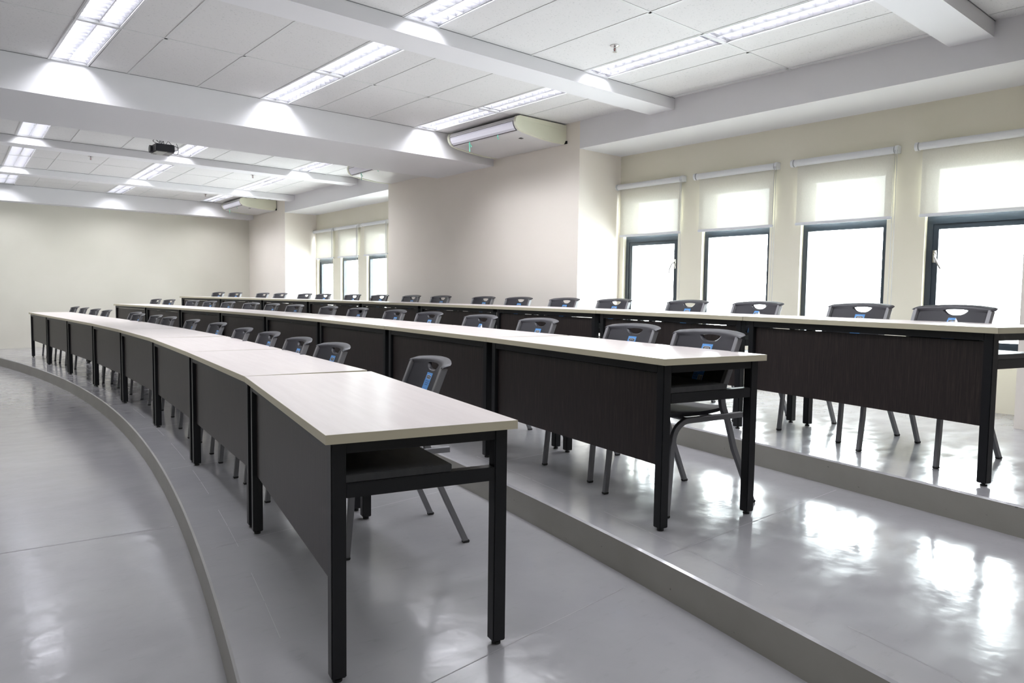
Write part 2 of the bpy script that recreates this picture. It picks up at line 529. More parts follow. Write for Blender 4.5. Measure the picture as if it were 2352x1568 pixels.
# ---- ceiling: tiles between the strips of light fittings, then the metal grid
LX = [-2.56, -0.76, 1.04, 2.84, 4.64]            # left edge of each row of fittings and added fill lamps (0.3 wide)
BAYS = [(YN, 1.76, -0.16), (2.04, 4.45, -0.08), (4.75, 7.25, 0.0), (8.57, 11.10, 0.0), (11.38, 13.95, 0.0), (14.22, 16.42, 0.0)]
VIS = [2, 3, 4]                                   # rows of fittings the photo can see
ct = MB(); tb = MB()
for bi, (y0, y1, dx) in enumerate(BAYS):
    edges = [XL]
    rows = VIS if bi > 1 else ([3, 4] if bi == 1 else [])
    for i in rows:
        edges += [LX[i] + dx, LX[i] + dx + 0.30]
    edges.append(XP)
    for a, c in zip(edges[0::2], edges[1::2]):
        ct.hexa([W(a, y0), W(c, y0), W(c, y1), W(a, y1)], ZC, ZC + 0.03)
    # grid lines along Y
    for k in range(-9, 9):
        x = 1.04 + 0.6 * k + dx
        if x < XL or x > XP - 0.02: continue
        tb.hexa([W(x - 0.012, y0), W(x + 0.012, y0), W(x + 0.012, y1), W(x - 0.012, y1)], ZC - 0.003, ZC + 0.001)
    yy = []
    y = y1 - (0.88 if bi == 5 else 1.2)
    while y > y0 + 0.05:
        yy.append(y); y -= 1.2
    for y in yy:
        tb.hexa([(XL, y - 0.012), W(XP, y - 0.012), W(XP, y + 0.012), (XL, y + 0.012)], ZC - 0.003, ZC + 0.001)
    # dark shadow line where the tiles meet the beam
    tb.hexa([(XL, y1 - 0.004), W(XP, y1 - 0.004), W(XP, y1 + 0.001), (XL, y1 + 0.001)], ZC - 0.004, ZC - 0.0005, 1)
for i in VIS:
    ct.hexa([W(LX[i], 8.57), W(LX[i] + 0.3, 8.57), W(LX[i] + 0.3, 9.9), W(LX[i], 9.9)], ZC, ZC + 0.03)
structure(ct.build('ceiling', M['ceiling']), 'white mineral tile suspended ceiling')
structure(tb.build('ceiling_grid', [M['tbar'], M['shadow_gap']]), 'thin white metal grid holding the ceiling tiles')
rf = MB(); rf.box(XL - 0.2, 7.8, YN - 0.2, YF + 0.2, 3.6, 3.7)
structure(rf.build('ceiling_slab', M['soffit']))

# ------------------------------------------------------------------ windows
def window(n, yc, side_handle, opens):
    """dark aluminium casement set in the wall; local frame: y along the wall, x outwards"""
    root = empty('window_%d' % n, W(XW + 0.05, yc, 0))
    root.rotation_euler = (0, 0, -math.atan(0.046) if yc > 7 else 0)
    structure(root)
    h = PW / 2 - 0.002
    f = MB(); fw = 0.045
    def ring(a, b_, z0, z1, w, x0, x1):
        f.box(x0, x1, a, a + w, z0, z1); f.box(x0, x1, b_ - w, b_, z0, z1)
        f.box(x0, x1, a + w, b_ - w, z1 - w, z1); f.box(x0, x1, a + w, b_ - w, z0, z0 + w)
    ring(-h, h, SILL + 0.001, HEAD - 0.001, fw, 0.0, 0.06)
    f.box(0.0, 0.06, -h + fw, h - fw, 1.915, 1.985)                     # transom
    f.build('window_frame', M['frame'], root)
    sash = root; q = 0.0
    if opens:
        q = 0.042
        f = MB(); ring(-h + fw, h - fw, SILL + fw, 1.915, 0.042, 0.008, 0.05)
        sash = f.build('sash', M['frame'], root)
    gp = MB(); gp.box(0.028, 0.033, -h + fw + q, h - fw - q, SILL + fw + q, 1.915 - q)
    gp.build('glass_pane', M['glass'], sash)
    gp = MB(); gp.box(0.028, 0.033, -h + fw, h - fw, 1.985, HEAD - fw)
    gp.build('glass_pane', M['glass'], root)
    if side_handle:
        hb = MB(); s = side_handle
        y = s * (h - fw - 0.02)
        hb.box(-0.006, 0.010, y - 0.014, y + 0.014, 1.60, 1.70)
        hb.tube(smooth_path([(-0.004, y, 1.665), (-0.035, y - s * 0.012, 1.655), (-0.045, y - s * 0.035, 1.60), (-0.03, y - s * 0.06, 1.545)]), 0.007)
        hb.build('window_handle', M['chrome'], root, smooth=True)
    return root
n = 1
for c in WIN1:
    w_ = window(n, c, {1: -1, 4: 1}.get(n, 0), n in (1, 4))
    w_['label'] = ['dark framed window farthest left in the near bay', 'second dark framed window in the near bay',
                   'third dark framed window in the near bay', 'dark framed window with a lever handle at the right edge'][n - 1]
    n += 1
for k, c in enumerate(WIN2):
    w_ = window(n, c, 0, k == 0)
    w_['label'] = ['leftmost dark framed window of the far bay', 'middle dark framed window of the far bay',
                   'right dark framed window of the far bay', 'window of the far bay behind the wall pier'][k]
    n += 1

# ------------------------------------------------------------------ roller blinds
def blind(yc, wl, wr, label, group, chain=True):
    root = empty('roller_blind', W(XW - 0.055, yc, 0))
    root.rotation_euler = (0, 0, -math.atan(0.046) if yc > 7 else 0)
    tag(root, label, 'roller blind', group)
    r = MB(); r.cyl((0, -wr + 0.02, 2.547), (0, wl - 0.02, 2.547), 0.031, 24); r.build('roller', M['white_plastic'], root, smooth=False)
    for s_, yy in ((1, wl), (-1, -wr)):
        b = MB(); b.cyl((0, yy - 0.012, 2.547), (0, yy + 0.012, 2.547), 0.035, 24)
        b.box(0.0, 0.054, yy - 0.008, yy + 0.008, 2.52, 2.582)
        b.build('bracket', M['white_plastic'], root)
    fb = MB()
    fb.grid(lambda u, v: (0.022 + 0.004 * math.sin(v * 3), -wr + 0.035 + (wl + wr - 0.07) * u, 1.995 + 0.545 * v), 8, 8)
    fb.build('fabric', M['fabric'], root, smooth=True)
    hr = MB(); hr.bbox(0.012, 0.032, -wr + 0.03, wl - 0.03, 1.972, 1.998, 0.006); hr.build('hem_rail', M['blind_hem'], root)
    cc = MB()
    for dy in (0.0, 0.028):
        cc.cyl((-0.034, -wr + 0.004 - dy * 0.6, 2.54), (-0.030, -wr - dy + 0.012, 1.05), 0.0022, 6)
    cc.cyl((-0.030, -wr + 0.012, 1.05), (-0.030, -wr - 0.016, 1.05), 0.0022, 6)
    cc.build('pull_chain', M['cord'], root)
    return root
B1 = 'roller blinds in the near window bay'; B2 = 'roller blinds in the far window bay'
blind(5.26, 0.46, 0.46, 'cream roller blind over the leftmost window of the near bay', B1)
blind(4.175, 0.46, 0.46, 'cream roller blind over the second window from left in the near bay', B1)
blind(3.085, 0.465, 0.465, 'cream roller blind over the third window from left in the near bay', B1)
blind(2.01, 0.455, 0.44, 'cream roller blind cut off by the right edge of the photo', B1)
blind(14.07, 0.375, 0.56, 'small cream roller blind over the leftmost window of the far bay', B2)
blind(12.92, 0.45, 0.54, 'small cream roller blind over the middle window of the far bay', B2)
blind(11.76, 0.45, 0.54, 'small cream roller blind beside the wide pier in the far bay', B2)

# ------------------------------------------------------------------ light fittings
def make_fixture():
    root = empty('ceiling_light')
    f = MB(); a, b_ = 0.149, 0.599
    for q in ((-a, a, -b_, -b_ + 0.016), (-a, a, b_ - 0.016, b_), (-a, -a + 0.014, -b_, b_), (a - 0.014, a, -b_, b_)):
        f.box(q[0], q[1], q[2], q[3], -0.005, 0.012)
    f.build('frame', M['fixture_frame'], root)
    r = MB(); i, j = a - 0.012, b_ - 0.014
    r.add([(-i, -j, 0.0), (i, -j, 0.0), (i, j, 0.0), (-i, j, 0.0), (-i, -j, 0.095), (i, -j, 0.095), (i, j, 0.095), (-i, j, 0.095)],
          [(0, 4, 7, 3), (1, 2, 6, 5), (0, 1, 5, 4), (3, 7, 6, 2), (4, 5, 6, 7)])
    r.build('reflector', M['reflector'], root)
    lv = MB()
    lv.add([(-0.022, -j, 0.052), (0.022, -j, 0.052), (0.004, -j, 0.004), (-0.004, -j, 0.004), (-0.022, j, 0.052), (0.022, j, 0.052), (0.004, j, 0.004), (-0.004, j, 0.004)],
           [(0, 1, 2, 3), (4, 7, 6, 5), (0, 4, 5, 1), (1, 5, 6, 2), (2, 6, 7, 3), (3, 7, 4, 0)])
    for s in (-1, 1):                                    # sloped side reflectors
        lv.add([(s * i, -j, 0.004), (s * (i - 0.006), -j, 0.004), (s * (i - 0.03), -j, 0.052), (s * i, -j, 0.052),
                (s * i, j, 0.004), (s * (i - 0.006), j, 0.004), (s * (i - 0.03), j, 0.052), (s * i, j, 0.052)],
               [(0, 1, 2, 3), (4, 7, 6, 5), (0, 4, 5, 1), (1, 5, 6, 2), (2, 6, 7, 3), (3, 7, 4, 0)])
    nb = 13
    for k in range(nb):
        y = -j + 2 * j * (k + 0.5) / nb
        for s in (-1, 1):
            xa, xb = s * 0.004, s * (i - 0.006)
            xa2, xb2 = s * 0.022, s * (i - 0.03)
            lv.add([(xa, y - 0.0015, 0.006), (xb, y - 0.0015, 0.006), (xb2, y - 0.008, 0.045), (xa2, y - 0.008, 0.045),
                    (xa, y + 0.0015, 0.006), (xb, y + 0.0015, 0.006), (xb2, y + 0.008, 0.045), (xa2, y + 0.008, 0.045)],
                   [(0, 1, 2, 3), (4, 7, 6, 5), (0, 4, 5, 1), (1, 5, 6, 2), (2, 6, 7, 3), (3, 7, 4, 0)])
    lv.build('louver', M['louver'], root)
    for s in (-1, 1):
        t = MB(); t.cyl((s * 0.072, -j + 0.03, 0.066), (s * 0.072, j - 0.03, 0.066), 0.017, 12)
        t.build('fluorescent_tube', M['tube'], root, smooth=False)
    return root
LIGHT_W = 10.5
def area(name, loc, sx, sy, w, col=(0.94, 0.95, 1.0), rotz=0, spread=2.2, parent=None):
    d = bpy.data.lights.new(name, 'AREA'); d.shape = 'RECTANGLE'; d.size = sx; d.size_y = sy
    d.energy = w; d.color = col; d.spread = spread
    o = bpy.data.objects.new(name, d); o.location = loc; o.rotation_euler = (0, 0, rotz); link(o)
    return o

proto = make_fixture()
first = True
ROWN = {2: 'left', 3: 'centre', 4: 'right'}
fix = []
for bi, (y0, y1, dx) in enumerate(BAYS):
    if bi == 0: continue
    for i in VIS:
        if bi == 1 and i == 2: continue          # out of the frame
        segs = []
        if bi == 5:
            segs = [(y1 - 0.88 + 0.001, y1 - 0.13), (y1 - 0.88 - 1.2, y1 - 0.88)]
        else:
            segs = [(y1 - 1.2, y1), (y1 - 2.4, y1 - 1.2)]
        for si, (a, c) in enumerate(segs):
            if bi == 3 and si == 1: continue      # hidden by the deep beam
            yc = (a + c) / 2
            o = proto if first else copy_tree(proto)
            first = False
            o.location = (LX[i] + dx + 0.15 + sk(yc), yc, ZC)
            o.rotation_euler = (0, 0, -math.atan(0.046) if yc > 7 else 0)
            o.scale = (1, (c - a) / 1.2, 1)
            place = {1: 'in the ceiling bay nearest the camera', 2: 'in front of the broad beam', 3: 'behind the broad beam',
                     4: 'in the second last ceiling bay', 5: 'in the ceiling bay beside the end wall'}[bi]
            fb_ = 'far end' if si == 0 else 'near end'
            side = {2: 'leftmost', 3: 'centre', 4: 'rightmost'}[i] if bi > 1 else {3: 'left', 4: 'right'}[i]
            if bi == 3:
                lab = 'louvred ceiling light, %s one %s' % (side, place)
            else:
                lab = 'louvred ceiling light, %s half, %s pair %s' % (fb_[:-4], side, place)
            tag(o, lab, 'ceiling light', 'recessed louvred ceiling lights')
            area('fitting_and_fill_light', (o.location.x, yc, ZC + 0.004), 0.25, (c - a) - 0.06, LIGHT_W * (c - a) / 1.2, rotz=o.rotation_euler.z, spread=2.4)

# bare fill lamps added without fittings, over the left half and behind the camera
for bi, (y0, y1, dx) in enumerate(BAYS):
    for i in (0, 1, 2, 3, 4):
        if i in VIS and bi > 0 and not (bi == 1 and i == 2): continue
        area('fitting_and_fill_light', (LX[i] + 0.15, (y0 + y1) / 2 if bi else 0.4, ZC - 0.004), 0.26, 2.3, LIGHT_W * (1.3 if i > 1 else 0.6), spread=2.6)

# ------------------------------------------------------------------ sprinkler heads
def make_sprinkler():
    root = empty('sprinkler_head')
    b = MB(); b.cyl((0, 0, -0.001), (0, 0, -0.004), 0.036, 24); b.cyl((0, 0, -0.004), (0, 0, -0.012), 0.030, 24, r1=0.014)
    b.build('flange', M['chrome'], root, smooth=False)
    b = MB(); b.cyl((0, 0, -0.01), (0, 0, -0.022), 0.010, 12)
    for s in (-1, 1):
        b.tube([(s * 0.008, 0, -0.02), (s * 0.015, 0, -0.032), (s * 0.004, 0, -0.047)], 0.0025, 6)
    b.build('yoke', M['chrome'], root)
    b = MB(); b.cyl((0, 0, -0.022), (0, 0, -0.044), 0.004, 8); b.build('bulb', M['red_glass'], root)
    b = MB(); b.cyl((0, 0, -0.047), (0, 0, -0.050), 0.016, 16); b.build('deflector', M['chrome'], root)
    return root
sp = make_sprinkler(); sp.location = (4.28, 3.85, ZC)
tag(sp, 'chrome sprinkler head nearest the camera, beside the long right light fitting', 'sprinkler', 'ceiling sprinkler heads')
for (x, y, lab) in ((2.24, 12.1, 'small sprinkler head at far left, below and left of the projector'), (4.59, 12.06, 'small sprinkler head to the right of the projector in the far ceiling bay'),
                    (4.80, 15.12, 'tiny sprinkler head in the last bay by the end wall')):
    s2 = copy_tree(sp); s2.location = (x, y, ZC); tag(s2, lab, 'sprinkler', 'ceiling sprinkler heads')

# ------------------------------------------------------------------ ceiling air conditioners (local: x = distance from wall towards the room, y = length, z below the tiles)
def make_ac(L_):
    root = empty('air_conditioner')
    prof = [(0.0, -0.018), (0.69, -0.018), (0.728, -0.034), (0.742, -0.066), (0.741, -0.085), (0.735, -0.112), (0.715, -0.145), (0.688, -0.166),
            (0.672, -0.176), (0.62, -0.182), (0.50, -0.192), (0.34, -0.212), (0.18, -0.222), (0.0, -0.224)]
    def ext(pr, y0, y1, b, mi=0):
        n_ = len(pr)
        b.add([(-x, y0, z) for x, z in pr] + [(-x, y1, z) for x, z in pr],
              [tuple(range(n_)), tuple(range(n_, 2 * n_))[::-1]] + [(i, (i + 1) % n_, n_ + (i + 1) % n_, n_ + i) for i in range(n_)], mi)
    b = MB(); ext(prof, 0.035, L_ - 0.035, b); b.build('casing', M['ac_white'], root)
    cap = [(0.0, -0.016), (0.69, -0.016), (0.732, -0.030), (0.748, -0.064), (0.747, -0.088), (0.738, -0.120), (0.715, -0.150), (0.690, -0.168),
           (0.62, -0.186), (0.50, -0.200), (0.34, -0.219), (0.18, -0.227), (0.03, -0.227), (0.0, -0.18)]
    for a, c in ((0.0, 0.036), (L_ - 0.036, L_)):
        b = MB(); ext(cap, a, c, b)
        yy = a - 0.0012 if a == 0.0 else c + 0.0012
        b.cyl((-0.70, yy, -0.060), (-0.35, yy, -0.062), 0.0018, 5); b.cyl((-0.35, yy, -0.062), (-0.02, yy, -0.078), 0.0018, 5)
        b.build('side_panel', M['ac_cream'], root)
    b = MB(); out = [(0.7425, -0.074), (0.7435, -0.090), (0.737, -0.116), (0.717, -0.149), (0.6895, -0.1695)]
    ind = [(x - 0.02, z + 0.01) for x, z in reversed(out)]
    ext(out + ind, 0.05, L_ - 0.05, b); b.build('air_outlet', M['ac_dark'], root)
    b = MB(); out = [(0.7445, -0.079), (0.7455, -0.092), (0.740, -0.116), (0.722, -0.146), (0.699, -0.1635)]
    ind = [(x - 0.006, z + 0.002) for x, z in reversed(out)]
    ext(out + ind, 0.058, L_ - 0.058, b); b.build('louver_flap', M['ac_louver'], root)
    b = MB()
    for yy, ln in ((0.70, 0.055), (0.27, 0.0)):
        pass
    def ribbon(yy, ln, tails):
        r = MB()
        for k, (dy, l2) in enumerate(tails):
            path = [(-0.695, yy, -0.168), (-0.70, yy + dy * 0.2, -0.19), (-0.69, yy + dy * 0.7, -0.19 - l2 * 0.5), (-0.685, yy + dy, -0.19 - l2)]
            r.sweep(smooth_path(path, 4), [(-0.007, -0.0006), (0.007, -0.0006), (0.007, 0.0006), (-0.007, 0.0006)], (0, 1, 0))
        r.build('ribbon', M['ribbon'], root)['label'] = 'short green ribbon tied to the outlet'
    ribbon(L_ * 0.70, 0.1, ((0.012, 0.085), (-0.022, 0.04)))
    ribbon(L_ * 0.29, 0.05, ((0.004, 0.025),))
    b = MB(); b.box(0.0 - 0.002, 0.022, 0.03, 0.07, -0.215, -0.175); b.box(-0.012, 0.0, -0.02, 0.02, -0.222, -0.19); b.build('pipe_stub', M['black_rubber'], root)
    b = MB()
    for yy in (0.06, L_ * 0.5, L_ - 0.06):
        for xx in (0.12, 0.42, 0.62):
            b.box(-xx - 0.02, -xx + 0.02, yy - 0.015, yy + 0.015, -0.018, 0.0)
    b.build('hanger', M['ac_dark'], root)
    b = MB(); b.box(-0.50, -0.46, 0.20, 0.24, -0.199, -0.194); b.build('sensor', M['ac_dark'], root)
    return root
ac = make_ac(1.25); ac.location = (5.815, 5.93, ZC)
tag(ac, 'large cream and white ceiling air conditioner, nearest one above the wide pier', 'air conditioner', 'ceiling air conditioners along the window side')
a2 = copy_tree(ac); a2.location = (W(5.815, 9.3)[0], 8.72, ZC); a2.rotation_euler = (0, 0, -math.atan(0.046))
a2['label'] = 'middle air conditioner mostly hidden behind the broad ceiling beam'
a3 = copy_tree(ac); a3.location = (W(5.80, 15.5)[0] - 0.02, 14.92, ZC); a3.rotation_euler = (0, 0, -math.atan(0.046))
a3['label'] = 'farthest air conditioner in the corner by the end wall'

# ------------------------------------------------------------------ projector
def make_projector():
    root = empty('projector', (2.44, 9.45, 2.944))
    b = MB(); b.bbox(0.0, 0.21, 0.0, 0.26, 0.008, 0.098, 0.008); b.build('body', [M['proj_black']], root)
    b = MB(); b.bbox(-0.004, 0.0005, 0.004, 0.256, 0.012, 0.094, 0.001); b.build('front_panel', M['proj_side'], root)
    b = MB(); b.box(0.004, 0.125, 0.006, 0.254, 0.001, 0.008); b.box(0.126, 0.206, 0.006, 0.254, 0.003, 0.008, 1)
    b.box(0.02, 0.055, 0.20, 0.23, -0.001, 0.0012, 2); b.box(0.14, 0.19, 0.08, 0.13, 0.001, 0.0032)
    b.build('base', [M['proj_grey'], M['proj_side'], M['proj_black']], root)
    b = MB(); b.cyl((-0.002, 0.18, 0.048), (-0.030, 0.18, 0.048), 0.046, 32, 0); b.cyl((-0.0305, 0.18, 0.048), (-0.0315, 0.18, 0.048), 0.034, 32, 1)
    b.build('lens', [M['proj_black'], M['lens']], root)
    b = MB(); zt = ZC - 2.944
    b.cyl((0.09, 0.13, 0.096), (0.09, 0.13, zt - 0.004), 0.018, 16); b.cyl((0.09, 0.13, zt - 0.012), (0.09, 0.13, zt - 0.0005), 0.05, 20)
    b.bbox(0.03, 0.17, 0.06, 0.20, 0.098, 0.108, 0.002)
    b.build('ceiling_mount', M['white_plastic'], root)
    b = MB()
    b.tube(smooth_path([(0.02, 0.05, 0.10), (-0.02, 0.06, 0.125), (0.0, 0.03, 0.14), (0.05, 0.05, 0.115), (0.055, 0.04, 0.15), (0.085, 0.03, 0.14), (0.10, 0.05, 0.10)]), 0.0035, 6)
    b.tube(smooth_path([(0.09, 0.12, 0.11), (0.10, 0.04, 0.145), (0.14, 0.02, 0.135), (0.19, 0.05, 0.10)]), 0.0035, 6)
    b.tube(smooth_path([(0.12, 0.05, 0.10), (0.135, 0.04, 0.125), (0.15, 0.03, 0.15)]), 0.003, 6)
    b.tube(smooth_path([(0.19, 0.05, 0.10), (0.23, 0.04, 0.088), (0.255, 0.04, 0.075), (0.25, 0.04, 0.045), (0.21, 0.05, 0.035)]), 0.0035, 6)
    b.tube(smooth_path([(0.255, 0.04, 0.075), (0.262, 0.04, 0.03), (0.245, 0.05, -0.004), (0.205, 0.06, 0.0)]), 0.003, 6)
    b.tube(smooth_path([(0.238, 0.035, 0.125), (0.25, 0.04, 0.10), (0.262, 0.04, 0.07)]), 0.003, 6)
    b.build('cable', M['black_rubber'], root, smooth=True)
    return root
tag(make_projector(), 'small black projector with loose cables hanging below the ceiling', 'projector')

# ------------------------------------------------------------------ desks (local: x along the desk, +y towards the sitter)
DL, DD = 1.584, 0.618
def make_desk():
    root = empty('desk')
    h = DL / 2
    # top: laminate faces plus edge band
    b = MB(); b.box(-h, h, 0, DD, 0.722, 0.7495, 1); b.add([(-h + .001, .001, .750), (h - .001, .001, .750), (h - .001, DD - .001, .750), (-h + .001, DD - .001, .750)], [(0, 1, 2, 3)], 0)
    b.add([(-h + .001, .001, .750), (h - .001, .001, .750), (h, 0, .7495), (-h, 0, .7495)], [(0, 1, 2, 3)], 1)
    b.build('desk_top', [M['top'], M['edge']], root)
    xi, yi, t = h - 0.028, 0.022, 0.045
    for sx in (-1, 1):
        for fy in (0, 1):
            b = MB(); xa = sx * xi; xb = sx * (xi - t)
            ya = yi if fy == 0 else DD - yi - t
            b.bbox(min(xa, xb), max(xa, xb), ya, ya + t, 0.014, 0.7215, 0.003)
            lg = b.build('leg', M['black_metal'], root)
            b = MB(); cx = (xa + xb) / 2; cy = ya + t / 2
            b.cyl((cx, cy, 0.0), (cx, cy, 0.008), 0.015, 16); b.cyl((cx, cy, 0.008), (cx, cy, 0.016), 0.008, 10)
            b.build('levelling_foot', M['black_rubber'], lg)
        xa, xb = sorted((sx * (xi - 0.002), sx * (xi - t + 0.002)))
        b = MB(); b.bbox(xa, xb, yi + t, DD - yi - t, 0.686, 0.7215, 0.002); b.build('top_rail', M['black_metal'], root)
        b = MB(); b.bbox(xa, xb, yi + t, DD - yi - t, 0.553, 0.597, 0.002); b.build('side_rail', M['black_metal'], root)
    b = MB(); b.box(-xi + t, xi - t, yi + 0.001, yi + 0.026, 0.686, 0.7215); b.build('front_rail', M['black_metal'], root)
    b = MB(); b.box(-xi + t, xi - t, DD - yi - 0.026, DD - yi - 0.001, 0.686, 0.7215); b.build('back_rail', M['black_metal'], root)
    b = MB(); b.bbox(-xi + t + 0.001, xi - t - 0.001, yi + 0.020, yi + 0.036, 0.28, 0.681, 0.0015); b.build('modesty_panel', M['wenge'], root)
    b = MB(); b.bbox(-xi + 0.004, xi - 0.004, yi + 0.037, yi + t + 0.335, 0.598, 0.622, 0.002); b.build('book_shelf', M['shelf'], root)
    return root

ROWNAME = ['front', 'middle', 'back']
FZ = [Z1, Z2, Z3]
ORD = ['first', 'second', 'third', 'fourth', 'fifth', 'sixth', 'seventh', 'eighth', 'ninth', 'tenth']
dproto = make_desk(); used = False
for r in range(3):
    ds = [d for d in DESKS if d[0] == r]
    for k, (_, x, y, t) in enumerate(ds):
        o = copy_tree(dproto) if used else dproto
        used = True
        n_ = len(ds); kn = n_ - 1 - k
        o.location = (x, y, FZ[r]); o.rotation_euler = (0, 0, t)
        if kn == 0:
            lab = ['long pale topped black desk closest to the camera, end of the front row',
                   'pale topped dark desk at the near right end of the middle row',
                   'pale topped dark desk at the near right end of the back row'][r]
        elif k == 0:
            lab = 'pale topped dark desk at the far left end of the %s row' % ROWNAME[r]
        elif kn < n_ / 2:
            lab = 'pale topped dark desk, %s from the near end of the %s row' % (ORD[kn], ROWNAME[r])
        else:
            lab = 'pale topped dark desk, %s from the far left end of the %s row' % (ORD[k], ROWNAME[r])
        tag(o, lab, 'desk', 'desks in the %s row' % ROWNAME[r])

# ------------------------------------------------------------------ chairs (local: x across, +y to the rear)
def ys(z):                              # lean of the back at its sides
    return 0.105 + 0.40 * (z - 0.55)
def back_w(z):
    lo = 0.197
    if z < 0.56: lo = 0.197 - 0.03 * ((0.56 - z) / 0.05) ** 2 if z > 0.51 else 0.167
    t = min(1, max(0, (z - 0.808) / 0.006)); t = t * t * (3 - 2 * t)
    hi = 0.234
    return lo * (1 - t) + hi * t
def back_z(u, v):
    bot = 0.512 + 0.012 * (1 - u * u)
    top = 0.848 - 0.015 * abs(u) ** 2.2 - 0.006 * max(0, abs(u) - 0.93) / 0.07
    return bot + (top - bot) * v
def back_y(u, z, v):
    roll = 0.026 * max(0.0, (v - 0.955) / 0.045) ** 1.5
    return ys(z) + 0.050 * (1 - u * u) + roll       # u = x / 0.234
VV = [0, .02, .05, .1, .17, .25, .33, .41, .49, .57, .64, .70, .75, .79, .82, .85, .87, .885, .895, .905, .915, .93, .945, .96, .975, .988, 1.0]
NU = 44
def backrest_mesh():
    front = []; rear = []
    for v in VV:
        for i in range(NU + 1):
            u = -1 + 2 * i / NU
            z = back_z(u, v); w = back_w(z)
            x = u * w
            y = back_y(x / 0.234, z, v)
            cap = min(1, max(0, (z - 0.808) / 0.008))
            th = 0.014 + 0.020 * cap * abs(u) ** 4
            er = 1.0
            if v > 0.975: er = 0.6 if v < 1 else 0.25
            if v < 0.03: er = 0.5 if v > 0 else 0.2
            side = 0.4 if i in (0, NU) else 1
            front.append((x, y - th * 0.5 * er * side, z)); rear.append((x, y + th * 0.5 * er * side, z))
    n1 = NU + 1; N_ = len(front); vs = front + rear; fs = []
    nv = len(VV) - 1
    for j in range(nv):
        for i in range(NU):
            a = j * n1 + i
            fs.append((a, a + 1, a + n1 + 1, a + n1)); fs.append((N_ + a, N_ + a + n1, N_ + a + n1 + 1, N_ + a + 1))
    for j in range(nv):
        a = j * n1; fs.append((a, a + n1, N_ + a + n1, N_ + a)); a += NU; fs.append((a, N_ + a, N_ + a + n1, a + n1))
    for i in range(NU):
        a = i; fs.append((a, N_ + a, N_ + a + 1, a + 1)); a = nv * n1 + i; fs.append((a, a + 1, N_ + a + 1, N_ + a))
    o = mesh_obj('backrest', vs, fs, M['plastic'])
    # handle opening: flat-topped, deep-bellied lens
    def lens(w, top, bot, zc, y0, y1, name, shrink=1.0):
        n_ = 28; pr = []
        for k in range(n_ + 1):
            t = -1 + 2 * k / n_
            pr.append((w * t, zc + top * (1 - abs(t) ** 3.0)))
        for k in range(1, n_):
            t = 1 - 2 * k / n_
            pr.append((w * t, zc - bot * (1 - abs(t) ** 2.8)))
        m_ = len(pr)
        vs_ = [(x * 1.0, y0, z) for x, z in pr] + [(x * shrink, y1, zc + (z - zc) * shrink) for x, z in pr]
        fs_ = [tuple(range(m_)), tuple(range(m_, 2 * m_))[::-1]] + [(i, (i + 1) % m_, m_ + (i + 1) % m_, m_ + i) for i in range(m_)]
        return mesh_obj(name, vs_, fs_, M['plastic'])
    yc = ys(0.81) + 0.05
    c1 = lens(0.064, 0.005, 0.027, 0.815, yc - 0.10, yc + 0.12, 'cut')
    c2 = lens(0.086, 0.008, 0.034, 0.815, yc - 0.022, yc + 0.003, 'cut', 0.70)
    for c in (c1, c2):
        md = o.modifiers.new('b', 'BOOLEAN'); md.object = c; md.operation = 'DIFFERENCE'; md.solver = 'EXACT'
    dg = bpy.context.evaluated_depsgraph_get()
    me = bpy.data.meshes.new_from_object(o.evaluated_get(dg))
    for x in (o, c1, c2): bpy.data.objects.remove(x)
    for p in me.polygons: p.use_smooth = True
    # keep hard creases where faces meet sharply
    bm = bmesh.new(); bm.from_mesh(me)
    for e in bm.edges:
        if len(e.link_faces) == 2 and e.calc_face_angle(0) > 0.6: e.smooth = False
    bm.to_mesh(me); bm.free()
    me.name = 'backrest'
    return me

def text_mesh(txt, size):
    c = bpy.data.curves.new('t', 'FONT'); c.body = txt; c.size = size; c.align_x = 'CENTER'; c.align_y = 'CENTER'
    c.extrude = 0
    o = bpy.data.objects.new('t', c); COL.objects.link(o)
    dg = bpy.context.evaluated_depsgraph_get()
    me = bpy.data.meshes.new_from_object(o.evaluated_get(dg))
    vs = [v.co.copy() for v in me.vertices]; fs = [tuple(p.vertices) for p in me.polygons]
    bpy.data.objects.remove(o); bpy.data.curves.remove(c); bpy.data.meshes.remove(me)
    return vs, fs

